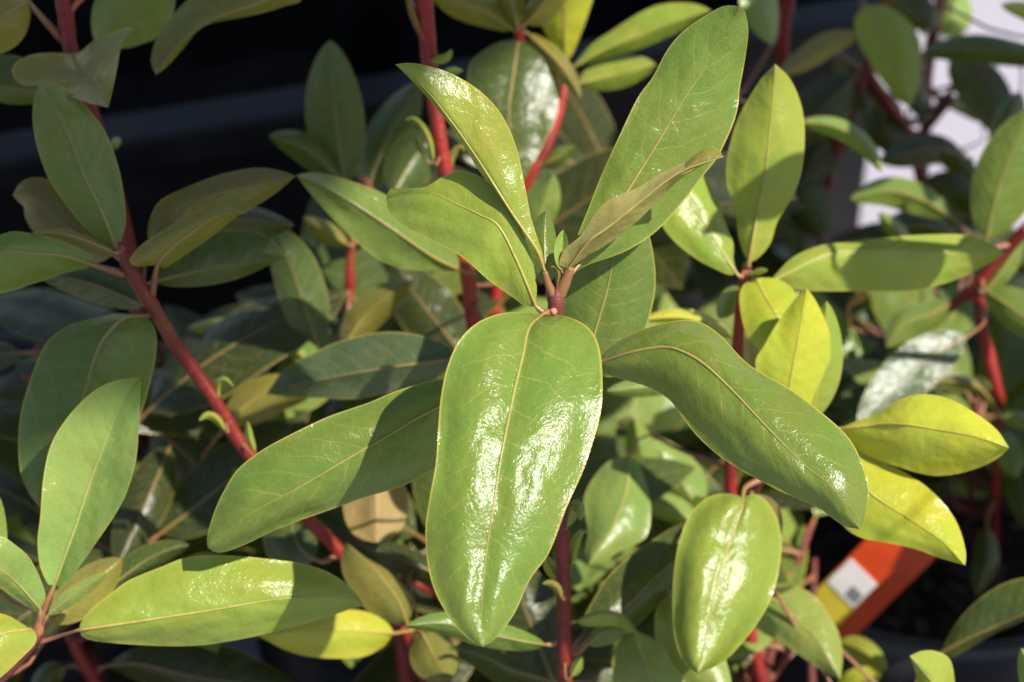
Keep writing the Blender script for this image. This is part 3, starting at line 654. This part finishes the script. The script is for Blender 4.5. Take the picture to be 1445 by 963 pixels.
leaf('F', [(1040, 387), (1017, 352), (996, 318), (973, 285), (945, 240)], (.895, .898), 'v', A=[(1028, 388), (1010, 380), (983, 366), (952, 341), (934, 316), (928, 280)], B=[(1035, 365), (1035, 345), (1027, 323), (1012, 282), (996, 252), (970, 238)], e=(.001, .006), n=30, nv=8)
leaf('F', [(1066, 392), (1082, 422), (1097, 448), (1122, 512)], (.896, .882), 'y', A=[(1097, 394), (1121, 411), (1135, 450), (1135, 490)], B=[(1047, 405), (1044, 432), (1055, 474), (1085, 505)], e=(.004, .004), n=26)
leaf('F', [(1105, 602), (1114, 547), (1126, 478), (1138, 407)], (.884, .866), 'y', A=[(1085, 575), (1066, 516), (1079, 487), (1102, 448), (1126, 417)], B=[(1140, 592), (1158, 576), (1170, 530), (1171, 475), (1160, 442), (1147, 418)], e=(.003, .009), n=34, nv=8, gull=.0006)
leaf('F', [(1140, 596), (1160, 520), (1166, 425)], (.886, .878), 'v', w=(26, 28), e=(.004, .004))
leaf('F', [(1087, 398), (1118, 383), (1160, 362), (1200, 355), (1275, 354), (1353, 357), (1418, 358)], (.902, .925), 'v', A=[(1097, 385), (1121, 362), (1160, 346), (1200, 341), (1275, 333), (1353, 331), (1385, 337), (1410, 351)],
     B=[(1097, 401), (1134, 410), (1197, 411), (1245, 411), (1288, 410), (1340, 398), (1385, 378)], e=(.004, .008), bow=.005, n=38, nv=8, pet=[(1053, 392, .90), (1072, 399, .901)])
leaf('F', [(1058, 388), (1072, 383), (1084, 381)], (.893, .888), 'v', w=(5, 5), n=10, nv=3, rib=.4)
leaf('F', [(1043, 404), (1030, 425), (1014, 450)], (.91, .905), 'l', w=(16, 16))
leaf('F', [(1034, 478), (990, 455), (950, 448), (905, 452)], (.925, .905), 'y', w=(10, 14))
leaf('F', [(965, 545), (920, 545), (856, 552)], (.915, .90), 'l', w=(15, 14))
leaf('F', [(1048, 702), (1047, 716), (1029, 765), (1019, 796), (1008, 838), (995, 905), (985, 951)], (.884, .862), 'v',
     A=[(1030, 697), (1003, 700), (975, 724), (960, 760), (952, 800), (949, 850), (952, 900), (966, 936)], B=[(1068, 698), (1090, 718), (1102, 755), (1100, 800), (1090, 840), (1075, 870), (1052, 902), (1020, 935)], e=(.008, .012), n=40, nv=10, gull=.004)
leaf('F', [(1062, 700), (1085, 720), (1100, 760)], (.898, .898), 'p', w=(14, 14))
leaf('F', [(1184, 605), (1223, 601), (1249, 598), (1280, 599), (1327, 607), (1371, 615), (1424, 632)], (.872, .846), 'y', A=[(1210, 594), (1236, 584), (1262, 568), (1288, 558), (1314, 557), (1340, 563), (1373, 581), (1405, 605)],
     B=[(1195, 620), (1215, 638), (1241, 650), (1270, 660), (1301, 669), (1327, 672), (1360, 667), (1392, 656), (1413, 643)], e=(.006, .012), bow=.003, n=38, nv=8, gull=.0016, pet=[(1166, 614, .872)])
leaf('F', [(1186, 640), (1205, 668), (1231, 698), (1275, 727), (1288, 736), (1327, 762), (1362, 798)], (.876, .852), 'y', A=[(1200, 632), (1241, 650), (1275, 666), (1311, 690), (1340, 721), (1355, 749), (1363, 780)],
     B=[(1172, 670), (1175, 710), (1190, 742), (1215, 759), (1249, 766), (1288, 774), (1327, 788)], e=(.005, .006), n=36, nv=8, gull=.0008, pet=[(1166, 614, .872), (1176, 626, .874)])
leaf('F', [(1058, 828), (1090, 846), (1129, 879), (1155, 907), (1186, 959)], (.955, .935), 'l', A=[(1090, 818), (1121, 826), (1152, 843), (1170, 869), (1184, 895), (1189, 928)], B=[(1050, 860), (1069, 888), (1105, 909), (1142, 934), (1170, 952)], e=(.005, .005), n=30)
leaf('F', [(1066, 840), (1090, 830), (1122, 826)], (.945, .94), 'l', w=(9, 11), n=14)
leaf('F', [(888, 643), (884, 690), (864, 745), (830, 798)], (.955, .93), 'l', A=[(905, 662), (918, 712), (912, 757), (880, 775), (852, 792)], B=[(865, 648), (842, 668), (824, 705), (830, 750), (826, 780)], e=(.004, .010), n=28, nv=8)
leaf('F', [(912, 722), (908, 660), (894, 588)], (1.0, .985), 'l', w=(24, 24))
leaf('F', [(988, 722), (955, 672), (918, 622)], (1.0, .995), 'l', w=(30, 34))
leaf('F', [(985, 740), (950, 720), (898, 702)], (.985, .98), 'l', w=(18, 20))
leaf('F', [(1330, 1030), (1322, 975), (1284, 926)], (.875, .862), 'v', A=[(1300, 990), (1292, 950)], B=[(1346, 1000), (1347, 960), (1340, 930), (1320, 919), (1300, 919)], n=22)
leaf('F', [(1490, 1030), (1470, 980), (1441, 915)], (.88, .87), 'l', w=(24, 24))
leaf('F', [(1185, 905), (1215, 918), (1252, 945)], (1.02, 1.0), 'v', w=(18, 18))
leaf('F', [(1180, 985), (1210, 960), (1245, 950)], (1.0, .99), 'y', w=(18, 18))
stem('F', [(1335, 1035, .88, 6), (1345, 1080, .90, 8), (1330, 1180, .96, 9)], STEM, foot('F', .03, .0), name='branch')
leaf('F', [(1330, 920), (1365, 902), (1405, 884), (1445, 867), (1510, 838)], (.955, .93), 'd', A=[(1345, 927), (1405, 893), (1445, 876), (1490, 852)], B=[(1335, 905), (1358, 869), (1392, 838), (1430, 819), (1480, 815)], e=(.006, .004), rib=1.3, n=28)

# --- K : right and upper right
stem('K', [(1450, 320, 1.0, 9), (1417, 357, 1.01, 9), (1376, 405, 1.02, 9), (1347, 428, 1.03, 8), (1327, 446, 1.035, 7), (1300, 475, 1.05, 6)], STEM, name='branch')
stem('K', [(1376, 403, 1.02, 9), (1382, 430, 1.025, 9), (1387, 470, 1.03, 9), (1397, 508, 1.035, 9.5), (1406, 545, 1.04, 8), (1412, 580, 1.05, 7), (1405, 680, 1.07, 8)], STEM_RED, foot('K', .03, -.01))
stem('K', [(1258, -40, 1.10, 6), (1240, 30, 1.115, 7), (1225, 91, 1.13, 8), (1212, 130, 1.135, 8), (1197, 169, 1.145, 8), (1176, 221, 1.155, 8), (1163, 292, 1.165, 8), (1157, 330, 1.17, 8), (1170, 460, 1.18, 8)], STEM, foot('K', -.05, .03))
stem('K', [(1228, 108, 1.132, 7), (1245, 135, 1.14, 9), (1262, 160, 1.15, 9), (1278, 184, 1.16, 8), (1300, 260, 1.17, 8), (1310, 400, 1.18, 8)], STEM, foot('K', -.01, .03), name='branch')
stem('K', [(1335, -40, 1.17, 9), (1327, 0, 1.18, 9), (1316, 52, 1.19, 9), (1308, 104, 1.195, 9), (1306, 182, 1.20, 8), (1303, 270, 1.20, 8), (1315, 420, 1.20, 8)], STEM, foot('K', .0, .045))
stem('K', [(1118, -40, 1.08, 9), (1113, 0, 1.09, 9), (1105, 57, 1.10, 9), (1110, 160, 1.13, 9), (1130, 330, 1.17, 9)], STEM_RED, foot('K', -.06, .02))
leaf('K', [(1222, 8), (1244, 40), (1259, 83), (1284, 150)], (1.09, 1.075), 'v', A=[(1250, 8), (1280, 28), (1298, 57), (1299, 90), (1295, 125)], B=[(1206, 26), (1210, 57), (1225, 84), (1245, 115), (1268, 142)], n=24)
leaf('K', [(1212, 48), (1170, 62), (1135, 84), (1096, 106)], (1.09, 1.07), 'o', w=(18, 18), under=True)
leaf('K', [(1060, -60), (1070, -10), (1078, 25), (1090, 63)], (1.05, 1.04), 'l', w=(25, 28), e=(.009, -.004))
leaf('K', [(1130, 172), (1180, 180), (1220, 205), (1245, 243)], (1.02, 1.0), 'l', w=(14, 15), e=(.004, .006))
leaf('K', [(1300, 75), (1370, 68), (1430, 76), (1500, 90)], (1.10, 1.08), 'd', w=(20, 20))
leaf('K', [(1340, 86), (1375, 115), (1400, 150), (1412, 195)], (1.14, 1.12), 'k', w=(36, 34))
leaf('K', [(1330, 52), (1345, 25), (1352, -15)], (1.19, 1.19), 'l', w=(22, 26))
leaf('K', [(1490, 35), (1450, 18), (1412, 7)], (1.06, 1.05), 'y', w=(12, 14))
leaf('K', [(1392, 336), (1404, 285), (1424, 225), (1462, 150)], (1.0, .985), 'g', w=(40, 52))
leaf('K', [(1342, 306), (1300, 282), (1250, 270), (1200, 281)], (1.06, 1.03), 'g', w=(24, 22), gull=-.001)
leaf('K', [(1282, 345), (1262, 322), (1240, 300)], (1.05, 1.04), 'l', w=(12, 12))
leaf('K', [(1340, 330), (1300, 318), (1240, 325)], (1.09, 1.08), 'k', w=(24, 24))
leaf('K', [(1360, 222), (1310, 210), (1240, 228)], (1.13, 1.11), 'k', w=(24, 22))
leaf('K', [(1298, 118), (1296, 140), (1305, 170)], (1.17, 1.16), 'd', w=(16, 16))
leaf('K', [(1385, 172), (1360, 155), (1330, 145)], (1.17, 1.16), 'o', w=(8, 8))
leaf('K', [(1342, 428), (1310, 445), (1275, 458), (1251, 490)], (1.03, 1.0), 'g', w=(26, 22))
leaf('K', [(1394, 412), (1430, 437), (1495, 485)], (1.01, .99), 'g', w=(32, 26))
leaf('K', [(1390, 412), (1412, 385), (1445, 335)], (1.015, 1.01), 'l', w=(16, 16))
leaf('K', [(1364, 476), (1310, 505), (1260, 550), (1210, 598)], (1.003, .985), 'b', w=(36, 36), gull=0, e=(.001, .001))
leaf('K', [(1408, 582), (1385, 550), (1350, 540), (1315, 540)], (1.045, 1.03), 'o', w=(10, 12))
leaf('K', [(1411, 588), (1435, 592), (1475, 600)], (1.045, 1.03), 'l', w=(12, 12))
leaf('K', [(1410, 610), (1425, 640), (1432, 675)], (1.05, 1.04), 'l', w=(20, 20))
leaf('K', [(1415, 640), (1440, 680), (1450, 750)], (1.06, 1.04), 'd', w=(26, 22))
leaf('K', [(1392, 745), (1392, 790), (1377, 840)], (1.08, 1.06), 'd', w=(18, 20))
leaf('K', [(1196, 434), (1210, 422), (1226, 410)], (1.06, 1.05), 't', w=(8, 8), n=12)

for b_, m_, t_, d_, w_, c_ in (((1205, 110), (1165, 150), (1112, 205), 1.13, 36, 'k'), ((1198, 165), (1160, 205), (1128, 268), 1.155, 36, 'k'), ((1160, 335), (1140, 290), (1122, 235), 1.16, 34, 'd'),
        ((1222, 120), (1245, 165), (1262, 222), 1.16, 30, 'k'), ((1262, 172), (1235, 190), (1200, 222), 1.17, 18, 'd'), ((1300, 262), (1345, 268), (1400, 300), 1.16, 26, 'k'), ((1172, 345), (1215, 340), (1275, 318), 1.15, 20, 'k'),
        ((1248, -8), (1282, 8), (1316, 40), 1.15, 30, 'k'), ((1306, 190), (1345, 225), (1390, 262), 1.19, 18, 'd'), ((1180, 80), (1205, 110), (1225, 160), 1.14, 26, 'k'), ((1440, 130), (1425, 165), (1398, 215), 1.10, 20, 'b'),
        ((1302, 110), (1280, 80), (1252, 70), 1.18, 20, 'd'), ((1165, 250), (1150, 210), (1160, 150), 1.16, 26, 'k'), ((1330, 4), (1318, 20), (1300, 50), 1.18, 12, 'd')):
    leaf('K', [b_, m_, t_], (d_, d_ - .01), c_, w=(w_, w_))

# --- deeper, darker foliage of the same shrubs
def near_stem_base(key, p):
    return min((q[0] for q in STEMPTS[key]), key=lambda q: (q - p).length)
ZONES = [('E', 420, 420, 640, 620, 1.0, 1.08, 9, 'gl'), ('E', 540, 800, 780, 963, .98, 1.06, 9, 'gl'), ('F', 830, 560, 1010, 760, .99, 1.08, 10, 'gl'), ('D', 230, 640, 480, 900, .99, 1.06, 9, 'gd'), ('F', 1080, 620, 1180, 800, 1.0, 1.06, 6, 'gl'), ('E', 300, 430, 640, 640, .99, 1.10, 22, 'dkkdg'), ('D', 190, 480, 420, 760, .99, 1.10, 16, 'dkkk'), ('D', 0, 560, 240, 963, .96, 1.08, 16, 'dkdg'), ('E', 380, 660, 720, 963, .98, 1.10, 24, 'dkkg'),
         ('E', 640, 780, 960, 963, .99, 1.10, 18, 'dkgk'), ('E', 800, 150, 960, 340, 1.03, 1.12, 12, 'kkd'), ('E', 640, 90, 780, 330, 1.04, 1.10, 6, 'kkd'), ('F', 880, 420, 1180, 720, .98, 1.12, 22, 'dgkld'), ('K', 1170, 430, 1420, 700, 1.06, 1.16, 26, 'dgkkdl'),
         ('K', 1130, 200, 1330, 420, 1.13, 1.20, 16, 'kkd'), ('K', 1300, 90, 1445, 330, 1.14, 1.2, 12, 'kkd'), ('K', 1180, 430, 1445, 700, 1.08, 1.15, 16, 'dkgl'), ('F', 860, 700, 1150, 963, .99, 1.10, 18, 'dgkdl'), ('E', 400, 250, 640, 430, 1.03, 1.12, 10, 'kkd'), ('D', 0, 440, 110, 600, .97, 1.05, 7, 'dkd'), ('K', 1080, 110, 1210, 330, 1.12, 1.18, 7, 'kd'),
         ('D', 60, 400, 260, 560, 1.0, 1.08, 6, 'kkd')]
BR = {}
for key in SHRUB: BR[key] = list(STEMPTS[key])
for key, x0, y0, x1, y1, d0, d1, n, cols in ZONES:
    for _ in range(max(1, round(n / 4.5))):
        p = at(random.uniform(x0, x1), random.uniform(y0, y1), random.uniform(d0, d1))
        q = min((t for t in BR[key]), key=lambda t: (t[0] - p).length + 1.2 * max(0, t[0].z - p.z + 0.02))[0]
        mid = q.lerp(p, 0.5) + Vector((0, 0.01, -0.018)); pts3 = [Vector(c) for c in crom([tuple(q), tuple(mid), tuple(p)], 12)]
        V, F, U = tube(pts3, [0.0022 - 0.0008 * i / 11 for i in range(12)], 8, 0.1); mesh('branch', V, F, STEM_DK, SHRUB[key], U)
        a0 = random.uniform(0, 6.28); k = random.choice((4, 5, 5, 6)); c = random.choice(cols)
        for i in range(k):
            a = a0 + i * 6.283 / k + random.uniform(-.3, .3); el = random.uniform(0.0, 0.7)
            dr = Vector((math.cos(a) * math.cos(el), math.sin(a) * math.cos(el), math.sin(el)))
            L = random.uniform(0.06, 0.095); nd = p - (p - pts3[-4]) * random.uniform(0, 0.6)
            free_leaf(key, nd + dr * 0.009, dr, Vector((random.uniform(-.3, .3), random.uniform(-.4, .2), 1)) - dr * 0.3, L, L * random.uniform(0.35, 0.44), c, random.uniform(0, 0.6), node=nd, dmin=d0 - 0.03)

# unseen shrub added at right, leaves placed to shade tagged pot and nearby shrubs
stem('R', [(1712, -130, .745, 6), (1730, 20, .79, 7), (1775, 200, .86, 8), (1790, 420, .96, 9), (1760, 600, 1.0, 10), (1740, 800, 1.05, 10)], STEM, foot('R'))
leaf('R', [(1700, -225), (1640, -190), (1545, -145)], (.735, .728), 'g', w=(36, 36), bow=.003)
leaf('R', [(1750, -55), (1800, -60), (1870, -55), (1935, -90)], (.748, .752), 'v', w=(46, 50), bow=.003)
leaf('R', [(1960, -105), (2010, -95), (2075, -70)], (.752, .756), 'v', w=(40, 44))
leaf('R', [(1735, -150), (1790, -200), (1860, -260)], (.742, .76), 'g', w=(46, 46))
stem('R', [(2140, -700, .84, 5), (2135, -560, .86, 7), (2100, -200, .93, 8), (2020, 300, 1.03, 9), (1900, 700, 1.10, 10)], STEM, foot('R', .01, .02))
CLEAR.append((-9999, -30, 1475, 9999))
for x, y, d in ((2040, -520, .86), (2240, -560, .84), (2120, -760, .83), (2150, -400, .9), (2000, -700, .83), (2300, -720, .83), (1640, 560, 1.0), (1700, 480, .98), (1760, 640, 1.02), (1820, 420, .98), (1860, 600, 1.0), (1720, 390, .97), (1900, 760, 1.03)):
    p = at(x, y, d); q = min(STEMPTS['R'], key=lambda t: (t[0] - p).length + 1.2 * max(0, t[0].z - p.z + 0.02))[0]
    pts3 = [Vector(c) for c in crom([tuple(q), tuple(q.lerp(p, .5) + Vector((0, 0, -.015))), tuple(p)], 12)]
    V, F, U = tube(pts3, [0.0022 - 0.0008 * i / 11 for i in range(12)], 8, 0.1); mesh('branch', V, F, STEM_DK, SHRUB['R'], U)
    for i in range(6):
        a = i * 1.047 + x; dr = Vector((math.cos(a), math.sin(a), random.uniform(.1, .6))).normalized()
        free_leaf('R', p + dr * .009, dr, Vector((0, -.2, 1)) - dr * .3, random.uniform(.08, .1), .04, random.choice('vgy'), random.uniform(0, .5), node=p)

# ------------------------------------------------------------------ orange plant tag in the right-hand pot
def plant_tag():
    a = at(1140, 905, 1.085); b = at(1262, 783, 1.055)
    ax = (b - a).normalized(); sd = (ax.cross(CAM - a)).normalized(); nr = sd.cross(ax) * -1
    nr = ax.cross(sd)
    if nr.dot(CAM - a) < 0: nr = -nr
    b = a + ax * 0.085; a0 = a; a = a + ax * 0.006
    root = empty('plant_tag', a); WORLD_OF[root.name] = Matrix.Translation(a)
    tag(root, 'orange plastic plant tag with white and yellow stickers stuck in the pot', 'plant tag')
    def slab(nm, p0, s0, L, W, h0, h1, mat):
        V, F = [], []; n = 10
        for i in range(n + 1):
            t = i / n; c = p0 + ax * L * t + nr * (0.004 * math.sin(2.2 * ((p0 - a).dot(ax) + L * t) / 0.13))
            for ss, hh in ((-1, h0), (1, h0), (1, h1), (-1, h1)): V.append(c + sd * (s0 + ss * W / 2) + nr * hh)
        for i in range(n):
            for j in range(4): F.append((i * 4 + j, i * 4 + (j + 1) % 4, (i + 1) * 4 + (j + 1) % 4, (i + 1) * 4 + j))
        F += [(3, 2, 1, 0), (n * 4, n * 4 + 1, n * 4 + 2, n * 4 + 3)]
        return mesh(nm, V, F, mat, root, smooth=False)
    k = N('orange_plastic'); tc = k.n('TexCoord').outputs['Object']
    c = k.mix(k.ramp(k.noise(tc, 60.0, 2.0), 0.45, 0.7, 0, 0.4), (0.50, 0.05, 0.010, 1), (0.32, 0.03, 0.007, 1))
    om = k.done(k.bsdf(c, 0.35, 0.5))
    slab('blade', a, 0, 0.078, 0.0255, 0, 0.0006, om)
    c0 = a0
    slab('yellow_sticker', c0 + ax * 0.016, -0.004, 0.019, 0.0170, 0.0006, 0.0009, flat('yellow_print', (0.45, 0.36, 0.03, 1)))
    slab('white_sticker', c0 + ax * 0.029, -0.004, 0.0165, 0.0155, 0.0009, 0.0013, flat('white_label', (0.62, 0.58, 0.57, 1)))
    slab('print', c0 + ax * 0.031, 0.000, 0.006, 0.006, 0.0013, 0.0015, flat('grey_print', (0.16, 0.15, 0.16, 1)))
    for i in range(3): slab('print', c0 + ax * (0.004 + 0.003 * i), 0.003, 0.0012, 0.012 - 0.002 * i, 0.0006, 0.0008, flat('dark_print', (0.22, 0.03, 0.01, 1)))
plant_tag()

if __name__ == '__main__':
    import sys
    LOG.sort(key=lambda t: -t[1])
    print('leaves', len(LOG), 'longest', [f'{k}:{a:.1f}x{b:.1f}' for k, a, b in LOG[:12]])
